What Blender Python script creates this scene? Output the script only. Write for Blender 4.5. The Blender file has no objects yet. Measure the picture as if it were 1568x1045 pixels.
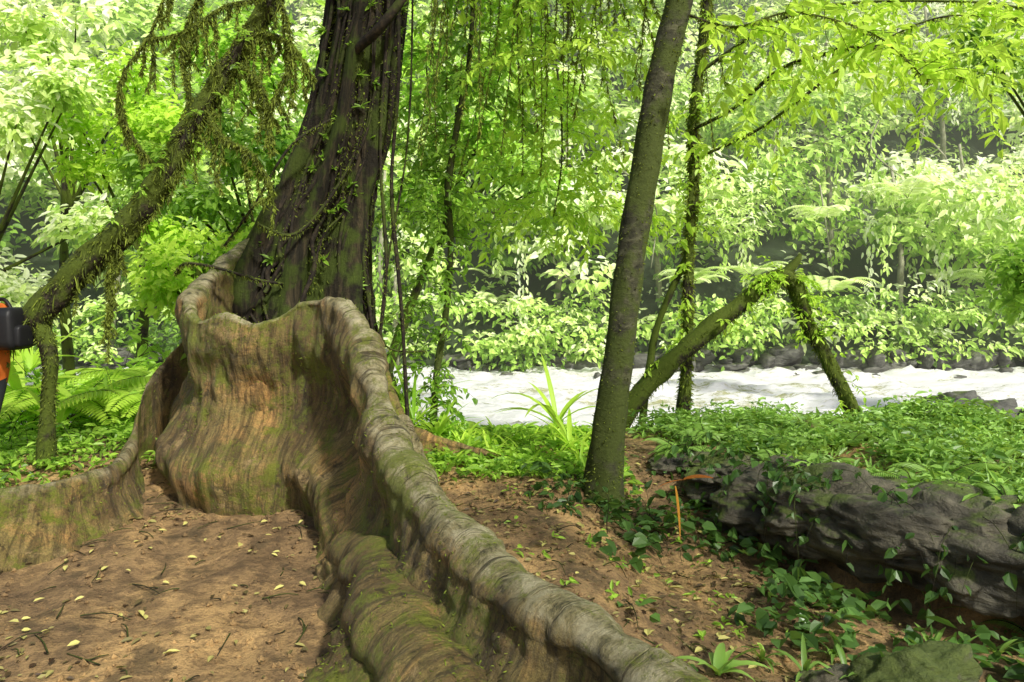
import bpy, math, random, bmesh
import numpy as np
from mathutils import Vector, noise
rng=np.random.default_rng(11); random.seed(5)
scene=bpy.context.scene
def col(o):
    scene.collection.objects.link(o); return o
def empty(name,children,loc=(0,0,0)):
    e=bpy.data.objects.new(name,None); e.empty_display_size=.2; col(e)
    for c in children: c.parent=e
    return e
def ss(a,b,x):
    t=(x-a)/(b-a); t=0 if t<0 else 1 if t>1 else t
    return t*t*(3-2*t)
def nz(x,y,z=0.,o=3):
    return noise.fractal(Vector((x,y,z)),1.0,2.0,o)
# ---------------------------------------------------------------- materials
def newmat(name):
    m=bpy.data.materials.new(name); m.use_nodes=True
    nt=m.node_tree; nt.nodes.clear()
    return m,nt
def nd(nt,t,**k):
    n=nt.nodes.new(t)
    for a,b in k.items(): setattr(n,a,b)
    return n
def noisen(nt,scale,detail=6,rough=.6,vec=None,dist=0.):
    n=nd(nt,'ShaderNodeTexNoise'); n.inputs['Scale'].default_value=scale
    n.inputs['Detail'].default_value=detail; n.inputs['Roughness'].default_value=rough
    n.inputs['Distortion'].default_value=dist
    if vec is not None: nt.links.new(vec,n.inputs['Vector'])
    return n.outputs['Fac']
def ramp(nt,fac,stops):
    r=nd(nt,'ShaderNodeValToRGB'); e=r.color_ramp.elements
    e[0].position=stops[0][0]; e[0].color=(*stops[0][1],1)
    e[1].position=stops[-1][0]; e[1].color=(*stops[-1][1],1)
    for p,c in stops[1:-1]:
        x=e.new(p); x.color=(*c,1)
    nt.links.new(fac,r.inputs['Fac']); return r.outputs['Color']
def mixc(nt,f,a,b):
    m=nd(nt,'ShaderNodeMix',data_type='RGBA')
    if isinstance(f,(int,float)): m.inputs[0].default_value=f
    else: nt.links.new(f,m.inputs[0])
    for s,v in ((6,a),(7,b)):
        if isinstance(v,tuple): m.inputs[s].default_value=(*v,1)
        else: nt.links.new(v,m.inputs[s])
    return m.outputs[2]
def math2(nt,op,a,b=0.):
    m=nd(nt,'ShaderNodeMath',operation=op)
    for i,v in enumerate((a,b)):
        if isinstance(v,(int,float)): m.inputs[i].default_value=v
        else: nt.links.new(v,m.inputs[i])
    return m.outputs[0]
def step(nt,v,lo,hi):
    m=nd(nt,'ShaderNodeMapRange',interpolation_type='SMOOTHSTEP')
    nt.links.new(v,m.inputs[0]); m.inputs[1].default_value=lo; m.inputs[2].default_value=hi
    return m.outputs[0]
def finish(nt,color,rough=.8,bump=None,bstr=.5,bdist=.02,spec=.3):
    p=nd(nt,'ShaderNodeBsdfPrincipled'); o=nd(nt,'ShaderNodeOutputMaterial')
    if isinstance(color,tuple): p.inputs['Base Color'].default_value=(*color,1)
    else: nt.links.new(color,p.inputs['Base Color'])
    if isinstance(rough,(int,float)): p.inputs['Roughness'].default_value=rough
    else: nt.links.new(rough,p.inputs['Roughness'])
    p.inputs['Specular IOR Level'].default_value=spec
    if bump is not None:
        b=nd(nt,'ShaderNodeBump'); b.inputs['Strength'].default_value=bstr; b.inputs['Distance'].default_value=bdist
        nt.links.new(bump,b.inputs['Height']); nt.links.new(b.outputs[0],p.inputs['Normal'])
    nt.links.new(p.outputs[0],o.inputs[0]); return p
def objvec(nt,scale=None):
    c=nd(nt,'ShaderNodeTexCoord').outputs['Object']
    if scale:
        m=nd(nt,'ShaderNodeMapping'); m.inputs['Scale'].default_value=scale
        nt.links.new(c,m.inputs['Vector']); return m.outputs[0]
    return c
def upz(nt):
    g=nd(nt,'ShaderNodeNewGeometry'); s=nd(nt,'ShaderNodeSeparateXYZ')
    nt.links.new(g.outputs['Normal'],s.inputs[0]); return s.outputs['Z']
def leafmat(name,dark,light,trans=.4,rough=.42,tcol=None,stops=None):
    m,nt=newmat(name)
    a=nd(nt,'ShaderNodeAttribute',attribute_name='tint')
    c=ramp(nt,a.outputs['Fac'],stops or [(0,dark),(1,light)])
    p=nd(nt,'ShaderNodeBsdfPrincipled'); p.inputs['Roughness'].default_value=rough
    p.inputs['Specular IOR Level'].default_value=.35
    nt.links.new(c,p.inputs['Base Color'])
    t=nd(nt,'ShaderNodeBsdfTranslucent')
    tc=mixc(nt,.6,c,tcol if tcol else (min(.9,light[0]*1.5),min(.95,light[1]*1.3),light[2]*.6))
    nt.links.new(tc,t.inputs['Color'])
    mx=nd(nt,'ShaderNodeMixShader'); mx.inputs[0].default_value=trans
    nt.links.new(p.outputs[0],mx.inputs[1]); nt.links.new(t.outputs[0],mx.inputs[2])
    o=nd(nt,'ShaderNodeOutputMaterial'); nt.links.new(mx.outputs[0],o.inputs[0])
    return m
M_far_hazed=leafmat('leaf_far_hazed',(.1,.2,.03),(.7,.9,.3),.35,.5,(.80,.97,.25),[(0,(.07,.17,.015)),(.3,(.28,.50,.06)),(.58,(.62,.84,.20)),(.8,(.82,.94,.44)),(1,(.93,.98,.74))])  # pale upper stops put haze and sky glare into the leaf colour
M_mid=leafmat('leaf_mid',(.05,.14,.012),(.52,.82,.10),.45,.42,(.56,.90,.10))
M_bright=leafmat('leaf_bright',(.16,.36,.02),(.68,.92,.11),.5,.42,(.68,.96,.10))
M_dark=leafmat('leaf_dark',(.02,.055,.012),(.14,.28,.06),.35,.32)
M_ground=leafmat('leaf_groundcover',(.05,.13,.02),(.36,.60,.12),.35,.38)
M_moss=leafmat('moss_tuft',(.02,.03,.006),(.28,.36,.04),.3,.8)
M_dry=leafmat('dry_leaf',(.05,.028,.014),(.56,.52,.16),.15,.6,(.3,.2,.05))
M_orangeleaf=leafmat('orange_leaf',(.45,.12,.02),(.7,.35,.05),.3,.5,(.7,.3,.03))

def m_soil():
    m,nt=newmat('soil'); v=objvec(nt)
    a=noisen(nt,1.1,5,.6,v); b=noisen(nt,9,8,.7,v); c=noisen(nt,60,6,.7,v); d=noisen(nt,2.7,6,.7,v)
    base=ramp(nt,a,[(.3,(.13,.08,.036)),(.45,(.33,.21,.095)),(.58,(.56,.355,.145)),(.72,(.68,.43,.175))])
    base=mixc(nt,step(nt,b,.40,.58),mixc(nt,.6,base,(.08,.05,.026)),base)
    base=mixc(nt,math2(nt,'MULTIPLY',step(nt,d,.54,.63),.65),base,(.075,.055,.026))
    base=mixc(nt,step(nt,c,.52,.72),base,mixc(nt,.6,base,(.03,.022,.014)))
    g=nd(nt,'ShaderNodeNewGeometry'); s=nd(nt,'ShaderNodeSeparateXYZ'); nt.links.new(g.outputs['Position'],s.inputs[0])
    far=step(nt,s.outputs['Y'],7.2,9.5)
    base=mixc(nt,far,base,(.04,.065,.02))
    h=math2(nt,'ADD',math2(nt,'MULTIPLY',b,1.),math2(nt,'MULTIPLY',c,.45))
    finish(nt,base,.7,h,1.,.05,.35); return m
def m_bark(name,dark,mid,light,mossamt=.5,scale=(14,14,3),bd=.03,mosscol=(.10,.14,.02)):
    m,nt=newmat(name); v=objvec(nt,scale); v2=objvec(nt)
    a=noisen(nt,1.,8,.7,v,.4); b=noisen(nt,3,5,.6,v2); c=noisen(nt,45,6,.7,v2)
    base=ramp(nt,a,[(.3,dark),(.5,mid),(.72,light)])
    mo=step(nt,math2(nt,'ADD',b,math2(nt,'MULTIPLY',upz(nt),.12)),.72-mossamt*.4,.85-mossamt*.4)
    base=mixc(nt,mo,base,mixc(nt,c,(mosscol[0]*.4,mosscol[1]*.4,mosscol[2]*.4),mosscol))
    h=math2(nt,'ADD',a,math2(nt,'MULTIPLY',c,.35))
    finish(nt,base,.85,h,.9,bd,.25); return m
def m_root():
    m,nt=newmat('buttress_bark')
    uv=nd(nt,'ShaderNodeUVMap',uv_map='UVMap').outputs[0]
    cr=nd(nt,'ShaderNodeAttribute',attribute_name='crest').outputs['Fac']
    mp=nd(nt,'ShaderNodeMapping'); mp.inputs['Scale'].default_value=(22,2.2,1); nt.links.new(uv,mp.inputs[0])
    stre=noisen(nt,1,8,.7,mp.outputs[0],.9)
    v=objvec(nt); big=noisen(nt,1.4,6,.7,v,.5); med=noisen(nt,9,8,.75,v,.5); fine=noisen(nt,80,7,.8,v); pat=noisen(nt,3.3,7,.75,v,.4)
    base=ramp(nt,big,[(.3,(.07,.048,.02)),(.42,(.20,.13,.045)),(.52,(.29,.22,.07)),(.64,(.58,.33,.11))])
    base=mixc(nt,step(nt,stre,.40,.58),mixc(nt,.65,base,(.018,.014,.007)),base)
    base=mixc(nt,math2(nt,'MULTIPLY',step(nt,pat,.56,.66),.55),base,(.58,.41,.19))
    base=mixc(nt,math2(nt,'MULTIPLY',step(nt,med,.46,.36),.75),base,(.02,.016,.009))
    base=mixc(nt,math2(nt,'MULTIPLY',step(nt,fine,.55,.42),.4),base,(.04,.03,.015))
    crc=ramp(nt,med,[(.34,(.035,.032,.016)),(.45,(.25,.225,.11)),(.6,(.56,.51,.32))])
    mp2=nd(nt,'ShaderNodeMapping'); mp2.inputs['Scale'].default_value=(21,.9,1); nt.links.new(uv,mp2.inputs[0])
    ring=noisen(nt,1,3,.5,mp2.outputs[0],1.2)
    crc=mixc(nt,math2(nt,'MULTIPLY',step(nt,ring,.42,.36),.85),crc,(.014,.012,.007))
    base=mixc(nt,math2(nt,'MULTIPLY',step(nt,math2(nt,'ADD',cr,math2(nt,'MULTIPLY',pat,.9)),.95,1.4),.75),base,crc)
    mo=math2(nt,'MULTIPLY',step(nt,noisen(nt,2.3,9,.85,v),.49,.58),.85)
    base=mixc(nt,mo,base,mixc(nt,fine,(.03,.045,.006),(.27,.31,.025)))
    h=math2(nt,'ADD',math2(nt,'ADD',math2(nt,'MULTIPLY',stre,.7),math2(nt,'MULTIPLY',fine,.4)),math2(nt,'ADD',math2(nt,'MULTIPLY',step(nt,ring,.34,.44),math2(nt,'MULTIPLY',cr,.25)),math2(nt,'MULTIPLY',med,1.)))
    rg=ramp(nt,med,[(.3,(.36,)*3),(.7,(.7,)*3)])
    finish(nt,base,rg,h,1.,.04,.45); return m
def m_rock(name,dark,light,moss=.4):
    m,nt=newmat(name); v=objvec(nt); v2=objvec(nt,(1,1,3))
    a=noisen(nt,2.5,8,.65,v2,.6); c=noisen(nt,30,7,.7,v); b=noisen(nt,2,5,.7,v)
    base=ramp(nt,a,[(.3,dark),(.7,light)])
    base=mixc(nt,math2(nt,'MULTIPLY',c,.5),base,dark)
    mo=step(nt,math2(nt,'ADD',b,math2(nt,'MULTIPLY',upz(nt),.15)),.82-moss*.5,.95-moss*.5)
    base=mixc(nt,mo,base,mixc(nt,c,(.03,.05,.01),(.14,.18,.03)))
    finish(nt,base,.6,math2(nt,'ADD',a,math2(nt,'MULTIPLY',c,.3)),1.,.08,.45); return m
def m_water():
    m,nt=newmat('river_water'); v=objvec(nt,(.35,1.2,1))
    a=noisen(nt,.8,10,.72,v,1.2); b=noisen(nt,4,8,.8,v,.8); c3=noisen(nt,16,6,.8,objvec(nt,(.6,1.4,1)),.4)
    f=step(nt,math2(nt,'ADD',math2(nt,'MULTIPLY',a,.55),math2(nt,'ADD',math2(nt,'MULTIPLY',b,.3),math2(nt,'MULTIPLY',c3,.15))),.41,.49)
    c=mixc(nt,f,(.50,.50,.26),(.98,.98,.97))
    finish(nt,c,mixc(nt,f,(.08,)*3,(.6,)*3),math2(nt,'ADD',a,math2(nt,'ADD',b,math2(nt,'MULTIPLY',c3,.4))),.8,.2,.7); return m
M_soil=m_soil(); M_root=m_root(); M_water=m_water()
M_trunk=m_bark('dark_fibrous_bark',(.005,.004,.0025),(.018,.015,.008),(.09,.07,.035),.68,(16,16,1.5),.05,(.065,.095,.012))
M_slender=m_bark('mossy_smooth_bark',(.012,.012,.007),(.045,.045,.024),(.13,.13,.07),.85,(10,10,16),.02,(.075,.10,.018))
M_mossbark=m_bark('mossy_bark',(.008,.007,.004),(.026,.022,.013),(.08,.065,.035),.85,(20,20,20),.02,(.10,.14,.015))
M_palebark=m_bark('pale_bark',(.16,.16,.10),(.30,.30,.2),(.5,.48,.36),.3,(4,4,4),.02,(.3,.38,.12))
M_vine=m_bark('vine_bark',(.006,.005,.003),(.018,.014,.009),(.06,.045,.026),.55,(20,20,20),.005,(.06,.08,.012))
M_ledge=m_rock('ledge_rock',(.012,.011,.008),(.24,.215,.14),.46)
M_boulder=m_rock('boulder_rock',(.03,.03,.025),(.22,.22,.18),.35)

# ---------------------------------------------------------------- mesh helpers
def mesh_np(name,V,F,mat,attrs=None,smooth=False):
    me=bpy.data.meshes.new(name)
    V=np.asarray(V,dtype=np.float32); F=np.asarray(F,dtype=np.int32); k=F.shape[1]
    me.vertices.add(len(V)); me.vertices.foreach_set('co',V.ravel())
    me.loops.add(F.size); me.loops.foreach_set('vertex_index',F.ravel())
    me.polygons.add(len(F)); me.polygons.foreach_set('loop_start',np.arange(0,F.size,k,dtype=np.int32))
    me.update(calc_edges=True)
    if attrs:
        for n,(dom,val) in attrs.items():
            at=me.attributes.new(n,'FLOAT',dom); at.data.foreach_set('value',np.asarray(val,dtype=np.float32))
    me.polygons.foreach_set('use_smooth',np.full(len(F),smooth))
    me.materials.append(mat)
    return col(bpy.data.objects.new(name,me))
def nrm(a): return a/np.maximum(np.linalg.norm(a,axis=-1,keepdims=True),1e-6)
class Fol:
    def __init__(s): s.V=[];s.T=[]
    def add(s,C,D,N,L,W,T,droop=.12):
        C=np.atleast_2d(np.asarray(C,float)); n=len(C)
        if n==0: return
        D=nrm(np.broadcast_to(np.asarray(D,float),(n,3))); N=np.broadcast_to(np.asarray(N,float),(n,3))
        L=np.broadcast_to(np.asarray(L,float),(n,))[:,None]; W=np.broadcast_to(np.asarray(W,float),(n,))[:,None]
        S=nrm(np.cross(D,N)+1e-5); U=np.cross(S,D)
        f=.16*W
        v=np.stack([C,C+D*L*.28+S*W*.46+U*f,C+D*L*.64+S*W*.40+U*(f-droop*.3*L),C+D*L-U*droop*L,
                    C+D*L*.64-S*W*.40+U*(f-droop*.3*L),C+D*L*.28-S*W*.46+U*f],1)
        s.V.append(v.reshape(-1,3)); s.T.append(np.clip(np.broadcast_to(np.asarray(T,float),(n,)),0,1))
    def build(s,name,mat):
        V=np.concatenate(s.V); T=np.concatenate(s.T); n=len(T)
        b=(np.arange(n)*6)[:,None]
        F=np.concatenate([b+np.array([0,1,2,3]),b+np.array([0,3,4,5])],1).reshape(-1,4)
        return mesh_np(name,V,F,mat,{'tint':('FACE',np.repeat(T,2))})
class Blades:
    def __init__(s): s.V=[];s.F=[];s.T=[];s.n=0
    def blade(s,p,d,L,W,t,droop=.8,seg=7):
        p=np.array(p,float); d=np.array(d,float); d/=np.linalg.norm(d)
        side=np.cross(d,(0,0,1)); side/=max(np.linalg.norm(side),1e-4)
        rows=[]
        for i in range(seg+1):
            f=i/seg; w=W*.5*(math.sin(math.pi*min(1,(f*.93+.07))**.8)**.7 if f<1 else .02)
            up=np.cross(side,d)
            rows+= [p+side*w+up*w*.3,p.copy(),p-side*w+up*w*.3]
            d=d+np.array([0,0,-droop/seg]); d/=np.linalg.norm(d); p=p+d*L/seg
        for i in range(seg):
            a=s.n+i*3
            s.F+=[(a,a+1,a+4,a+3),(a+1,a+2,a+5,a+4)]; s.T+=[t,t]
        s.V+=rows; s.n+=len(rows)
    def build(s,name,mat): return mesh_np(name,np.array(s.V),s.F,mat,{'tint':('FACE',np.clip(s.T,0,1))},True)
def catmull(P,n):
    P=np.asarray(P,float); m=len(P); t=np.linspace(0,m-1,n); i=np.clip(t.astype(int),0,m-2); f=(t-i)[:,None]
    g=lambda k:P[np.clip(k,0,m-1)]
    p0,p1,p2,p3=g(i-1),g(i),g(i+1),g(i+2)
    return .5*((2*p1)+(-p0+p2)*f+(2*p0-5*p1+4*p2-p3)*f**2+(-p0+3*p1-3*p2+p3)*f**3)
class Wood:
    def __init__(s): s.V=[];s.F=[];s.n=0
    def tube(s,P,R,seg=8,n=None,bump=0.,bf=5.,flute=0.,nf=5):
        P=np.asarray(P,float); R=np.asarray(R,float)
        if R.ndim==0: R=np.full(len(P),float(R))
        n=n or (len(P)-1)*5+1
        Q=catmull(np.concatenate([P,R[:,None]],1),n); C=Q[:,:3]; r=np.abs(Q[:,3])
        T=nrm(np.gradient(C,axis=0)); ref=np.array([.37,.83,.1]); 
        a=nrm(np.cross(T,ref)); b=np.cross(T,a)
        ang=np.linspace(0,2*math.pi,seg,endpoint=False)
        rows=[]
        for k in range(n):
            for j,A in enumerate(ang):
                d=a[k]*math.cos(A)+b[k]*math.sin(A); rr=r[k]
                if bump: rr*=1+bump*noise.noise(Vector(C[k]*bf*.5+d*bf*.4))*1.6
                if flute: rr*=1+flute*(noise.noise(Vector((math.cos(A)*nf*.5,math.sin(A)*nf*.5,C[k][2]*.25)))*1.4+.4*noise.noise(Vector((math.cos(A)*nf*1.5,math.sin(A)*nf*1.5,C[k][2]*.6))))
                rows.append(C[k]+d*rr)
        for k in range(n-1):
            for j in range(seg):
                q=s.n+k*seg; s.F.append((q+j,q+(j+1)%seg,q+seg+(j+1)%seg,q+seg+j))
        for k,e in ((0,0),(n-1,1)):
            rows.append(C[k]+T[k]*(r[k]*.4*(1 if e else -1))); ci=s.n+n*seg+e; q=s.n+k*seg
            for j in range(0,seg-1,2):
                s.F.append((q+j,q+j+1,q+(j+2)%seg,ci))
        s.V+=rows; s.n+=len(rows)
        return C,r
    def build(s,name,mat): return mesh_np(name,np.array(s.V),s.F,mat,None,True)
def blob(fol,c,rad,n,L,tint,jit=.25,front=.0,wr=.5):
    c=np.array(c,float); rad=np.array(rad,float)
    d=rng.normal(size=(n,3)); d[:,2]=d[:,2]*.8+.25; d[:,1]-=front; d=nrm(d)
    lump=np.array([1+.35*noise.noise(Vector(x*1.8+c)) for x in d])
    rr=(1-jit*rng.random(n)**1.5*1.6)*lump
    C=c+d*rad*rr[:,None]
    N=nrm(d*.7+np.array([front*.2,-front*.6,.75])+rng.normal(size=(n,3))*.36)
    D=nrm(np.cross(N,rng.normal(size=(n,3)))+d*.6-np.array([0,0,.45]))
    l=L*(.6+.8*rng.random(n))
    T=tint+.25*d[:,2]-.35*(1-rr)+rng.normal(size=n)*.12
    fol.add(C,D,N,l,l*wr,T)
def spray(fol,wood,p,d,length,L,tint,droop=.25,rw=.006,wr=.45,every=.45):
    p=np.array(p,float); d=nrm(np.array(d,float)); k=7; pts=[p]; 
    for i in range(k):
        d=nrm(d+np.array([0,0,-droop/k*1.6])+rng.normal(size=3)*.14); p=p+d*length/k; pts.append(p)
    pts=np.array(pts)
    if wood is not None: wood.tube(pts,np.linspace(rw,rw*.3,len(pts)),4,n=9)
    m=max(3,int(length/(L*every))); Q=catmull(pts,m); T=nrm(np.gradient(Q,axis=0))
    S=nrm(np.cross(T,[0,0,1])+1e-4)
    for sg in (-1,1):
        D=T*.6+S*sg*.9+np.array([0,0,-.35])+rng.normal(size=(m,3))*.4
        N=np.array([0,0,1.])+rng.normal(size=(m,3))*.5
        l=L*(.45+.8*rng.random(m))
        kp=rng.random(m)<.85
        fol.add((Q+rng.normal(size=(m,3))*L*.12)[kp],D[kp],N[kp],l[kp],l[kp]*wr,tint+rng.normal(size=kp.sum())*.18,.2)
def tufts(fol,C,r,n,L,tint=.4,down=.8,wr=.25):
    i=rng.integers(0,len(C)-1,n); f=rng.random(n)[:,None]
    P=C[i]*(1-f)+C[i+1]*f; R=r[i][:,None]
    d=nrm(rng.normal(size=(n,3)))
    fol.add(P+d*R*.95,d*.7+np.array([0,0,-down])+rng.normal(size=(n,3))*.3,rng.normal(size=(n,3)),L*(.4+1.0*rng.random(n)),L*wr,tint+rng.normal(size=n)*.25)
def fern(fol,wood,p,nf,L,tint,az=None,spread=6.28):
    for k in range(nf):
        a=(az if az is not None else 0)+ (rng.random()-.5)*spread
        d=np.array([math.cos(a)*.7,math.sin(a)*.7,.9+.3*rng.random()]); q=np.array(p,float); pts=[q]; l=L*(.7+.5*rng.random())
        for i in range(9):
            d=nrm(d+np.array([0,0,-.20])); q=q+d*l/9; pts.append(q)
        pts=np.array(pts); wood.tube(pts,np.linspace(.005,.0015,10),4,n=10)
        m=26; Q=catmull(pts,m+3)[3:]; T=nrm(np.gradient(Q,axis=0)); S=nrm(np.cross(T,[0,0,1]))
        w=l*.24*np.sin(np.linspace(.35,1,m)*math.pi*.93)**.8
        for sg in (-1,1):
            fol.add(Q,S*sg+T*.35-np.array([0,0,.15]),np.cross(S,T)*1.+rng.normal(size=(m,3))*.12,w,l*.032,tint+rng.normal(size=m)*.08)

# ---------------------------------------------------------------- terrain
XE_Y=[-5,2,3.4,4.2,5.1,7,8,30]; XE_X=[9,5.5,4,2.95,2.1,1.45,1.2,1.0]
def xe(y): return float(np.interp(y,XE_Y,XE_X))
def H(x,y):
    h=.22*ss(4.8,7,y)*ss(-.6,-2.2,x)*ss(-5.2,-3.6,x)
    h+=-.32*ss(.2,1.2,x)*(1-ss(5.4,7.2,y))-.15*ss(1.0,.2,abs(xe(y)-x))*(1-ss(4.6,6,y))
    e=ss(.12,.42,x-xe(y)) if y<7.5 else ss(.12,1.2,x-xe(y))
    h=h*(1-e)+(.23-.05*max(0,y-4.5)+.08*nz(x*.6,y*.6))*e
    b0=8.1+.7*ss(.5,3,x)
    if y>b0: h-=.26*(min(y,16)-b0)
    if y>16: h=-1.7
    if y>23.5:
        sl=.95-.20*ss(4,22,x)+.15*ss(-4,-18,x)
        t=y-23.5
        h=-1.6+1.6*ss(0,2.5,t)+max(0,t-2)*sl*(1+.15*nz(x*.06,y*.06))
        h=min(h,34+4*nz(x*.03,y*.03,2))
    return h
def Hd(x,y):
    h=H(x,y)
    if abs(x)<8 and 0<y<13:
        h+=.06*nz(x*1.1,y*1.1,3,4)+.03*nz(x*6,y*6,7,4)
    return h
gx=np.concatenate([-6-np.geomspace(.1,160,40)[::-1],np.arange(-6,6,.06),6+np.geomspace(.1,160,40)])
gy=np.concatenate([np.linspace(-60,-1,16),np.arange(0,10.5,.06),10.5+np.geomspace(.1,170,80)])
V=np.array([(x,y,Hd(x,y)) for y in gy for x in gx]); nx=len(gx)
ii,jj=np.meshgrid(np.arange(nx-1),np.arange(len(gy)-1)); q=(jj*nx+ii).ravel()
mesh_np('ground',V,np.stack([q,q+1,q+nx+1,q+nx],1),M_soil,None,True)
wx=np.concatenate([-25-np.geomspace(.5,120,20)[::-1],np.arange(-25,25,.16),25+np.geomspace(.5,120,20)]); wy=np.arange(10.5,26,.14)
def wav(x,y):
    a=nz(x*.45,y*.9,1,4); return -1.0+.15*a+.20*max(0,nz(x*1.1+y*.3,y*1.9,5,4))+.06*nz(x*3,y*5,2,3)
V=np.array([(x,y,wav(x,y)) for y in wy for x in wx]); nx=len(wx)
ii,jj=np.meshgrid(np.arange(nx-1),np.arange(len(wy)-1)); q=(jj*nx+ii).ravel()
mesh_np('river',V,np.stack([q,q+1,q+nx+1,q+nx],1),M_water,None,True)

# ---------------------------------------------------------------- buttress roots
class Loft:
    def __init__(s): s.V=[];s.F=[];s.UV=[];s.C=[];s.n=0
    def root(s,st,n=160,pa=2.2,pb=1.3,disp=.03,seed=0.,m=22,flu=.025,bulge=0.,crest=1.):
        A=[]
        for c,r,bl,br in st:
            A.append([*c,r,bl[0],bl[1],H(*bl)-.06,br[0],br[1],H(*br)-.06])
        Q=catmull(A,n); L=0; prev=None; ma=13
        for k in range(n):
            C=Q[k,:3]; r=Q[k,3]; BL=Q[k,4:7]; BR=Q[k,7:10]
            if prev is not None: L+=np.linalg.norm(C-prev)
            prev=C.copy(); hgt=C[2]-BL[2]; bl_=ss(.8,1.3,hgt)*bulge
            sd=BL-BR; sd[2]=0; sd/=np.linalg.norm(sd); up=np.array([0,0,1.]); O=C-up*r
            pts=[];cr=[];bu=[]
            CL=O+sd*r*.96; CR=O-sd*r*.96
            for i in range(m):
                t=i/m; h=1-(1-t)**pa; v=t**pb
                p=BL*(1-h)+CL*h; p[2]=BL[2]*(1-v)+CL[2]*v; pts.append(p); cr.append(max(0,(t-.8)*2))
                bu.append(bl_*(.11*math.exp(-((v-.24)/.12)**2)-.12*math.exp(-((v-.60)/.17)**2)+.03*math.exp(-((v-.9)/.08)**2)-.08*math.exp(-(v/.08)**2)))
            for i in range(ma+1):
                a=math.pi*i/ma; pts.append(O+sd*r*math.cos(a)*1.06+up*r*math.sin(a)); cr.append(.4+.6*math.sin(a)); bu.append(0)
            for i in range(m-1,-1,-1):
                t=i/m; h=1-(1-t)**pa; v=t**pb
                p=BR*(1-h)+CR*h; p[2]=BR[2]*(1-v)+CR[2]*v; pts.append(p); cr.append(max(0,(t-.8)*2)); bu.append(0)
            pts=np.array(pts); w=np.concatenate([[0],np.cumsum(np.linalg.norm(np.diff(pts,axis=0),axis=1))])
            tg=nrm(np.gradient(pts,axis=0)); fw=np.cross(sd,up); nn=nrm(np.cross(tg,fw)); 
            if nn[m+ma//2][2]<0: nn=-nn
            for i in range(len(pts)):
                p=pts[i]; c=cr[i]
                d=disp*nz(p[0]*2.0+seed,p[1]*2.0,p[2]*1.8,4)*(1.5-.9*c)+bu[i]*(1+.8*noise.noise(Vector((L*1.5,3.3,seed))))
                d+=flu*(1-c)*(noise.noise(Vector((L*5+seed,w[i]*1.2,seed)))+.5*noise.noise(Vector((L*14+seed,w[i]*2.,seed))))
                d+=.012*nz(p[0]*12,p[1]*12,p[2]*12,4)
                d+=-.006*c*max(0,noise.noise(Vector((L*11,w[i]*1.5,9.+seed)))-.15)*2
                d+=.022*c*noise.noise(Vector((L*3.1,w[i]*3,seed+2)))
                s.V.append(p+nn[i]*d); s.UV.append((L,w[i])); s.C.append(c*crest)
        cnt=2*m+ma+1
        for k in range(n-1):
            for i in range(cnt-1):
                q=s.n+k*cnt+i; s.F.append((q,q+1,q+cnt+1,q+cnt))
        s.n=len(s.V)
    def build(s,name):
        o=mesh_np(name,np.array(s.V),s.F,M_root,{'crest':('POINT',s.C)},True)
        uv=o.data.uv_layers.new(name='UVMap'); idx=np.array(s.F).ravel()
        uv.data.foreach_set('uv',np.array(s.UV,dtype=np.float32)[idx].ravel()); return o
lf=Loft()
main=[((1.15,1.1,.30),.12,(.5,.7),(1.5,1.5)),((.75,1.6,.42),.12,(.1,1.2),(1.15,2.0)),((.475,2.0,.53),.12,(-.3,1.75),(.85,2.35)),
((.147,2.5,.58),.11,(-.62,2.35),(.5,2.85)),((-.23,3.1,.617),.10,(-.80,3.1),(.12,3.4)),
((-.62,3.9,.80),.09,(-1.10,3.98),(-.25,4.2)),((-.85,4.5,1.14),.085,(-1.32,4.75),(-.5,4.85)),
((-1.03,4.9,1.43),.08,(-1.42,5.0),(-.7,5.3)),((-1.28,5.2,1.545),.07,(-1.56,5.08),(-1.1,5.8)),((-1.54,5.4,1.53),.06,(-1.68,5.05),(-1.45,5.95)),
((-1.69,5.42,1.44),.055,(-1.77,5.05),(-1.65,5.95)),((-1.86,5.36,1.36),.05,(-1.9,5.08),(-1.84,5.9)),((-2.09,5.38,1.42),.05,(-2.14,5.1),(-2.05,5.9)),
((-2.38,5.55,1.40),.055,(-2.48,5.35),(-2.2,6)),((-2.6,5.9,1.55),.065,(-2.75,5.85),(-2.3,6.2)),((-2.71,6.4,1.70),.08,(-2.98,6.5),(-2.3,6.6)),
((-2.66,6.85,1.92),.09,(-3.0,7.0),(-2.3,6.9)),((-2.42,7.2,2.2),.08,(-2.9,7.3),(-2.1,7.2))]
lf.root(main,400,2.2,1.1,.065,0.,36,.04,1.)
lf.root([((-.85,4.15,.25),.14,(-1.1,4.2),(-.6,4.3)),((-.64,3.55,.36),.17,(-1.0,3.55),(-.3,3.7)),((-.45,3.05,.37),.18,(-.86,3.0),(-.1,3.2)),
 ((-.27,2.65,.34),.19,(-.74,2.45),(.05,2.9)),((-.09,2.3,.30),.19,(-.6,2.0),(.25,2.6)),((.12,1.9,.22),.17,(-.4,1.5),(.45,2.2)),((.3,1.5,.1),.14,(-.1,1.1),(.6,1.8))],130,1.6,1.0,.08,4.,24,.035,0,.45)
lf.root([((-.75,5.0,.75),.06,(-.95,4.9),(-.6,5.2)),((-.62,5.0,.42),.07,(-.85,4.8),(-.4,5.2)),((-.42,4.6,.28),.07,(-.6,4.4),(-.2,4.8)),((-.15,4.15,.17),.07,(-.35,3.9),(.0,4.35)),((.15,3.85,.05),.06,(0,3.6),(.3,4.0)),((.4,3.6,-.12),.05,(.3,3.4),(.5,3.8))],70,1.8,1.1,.03,8.)
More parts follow.
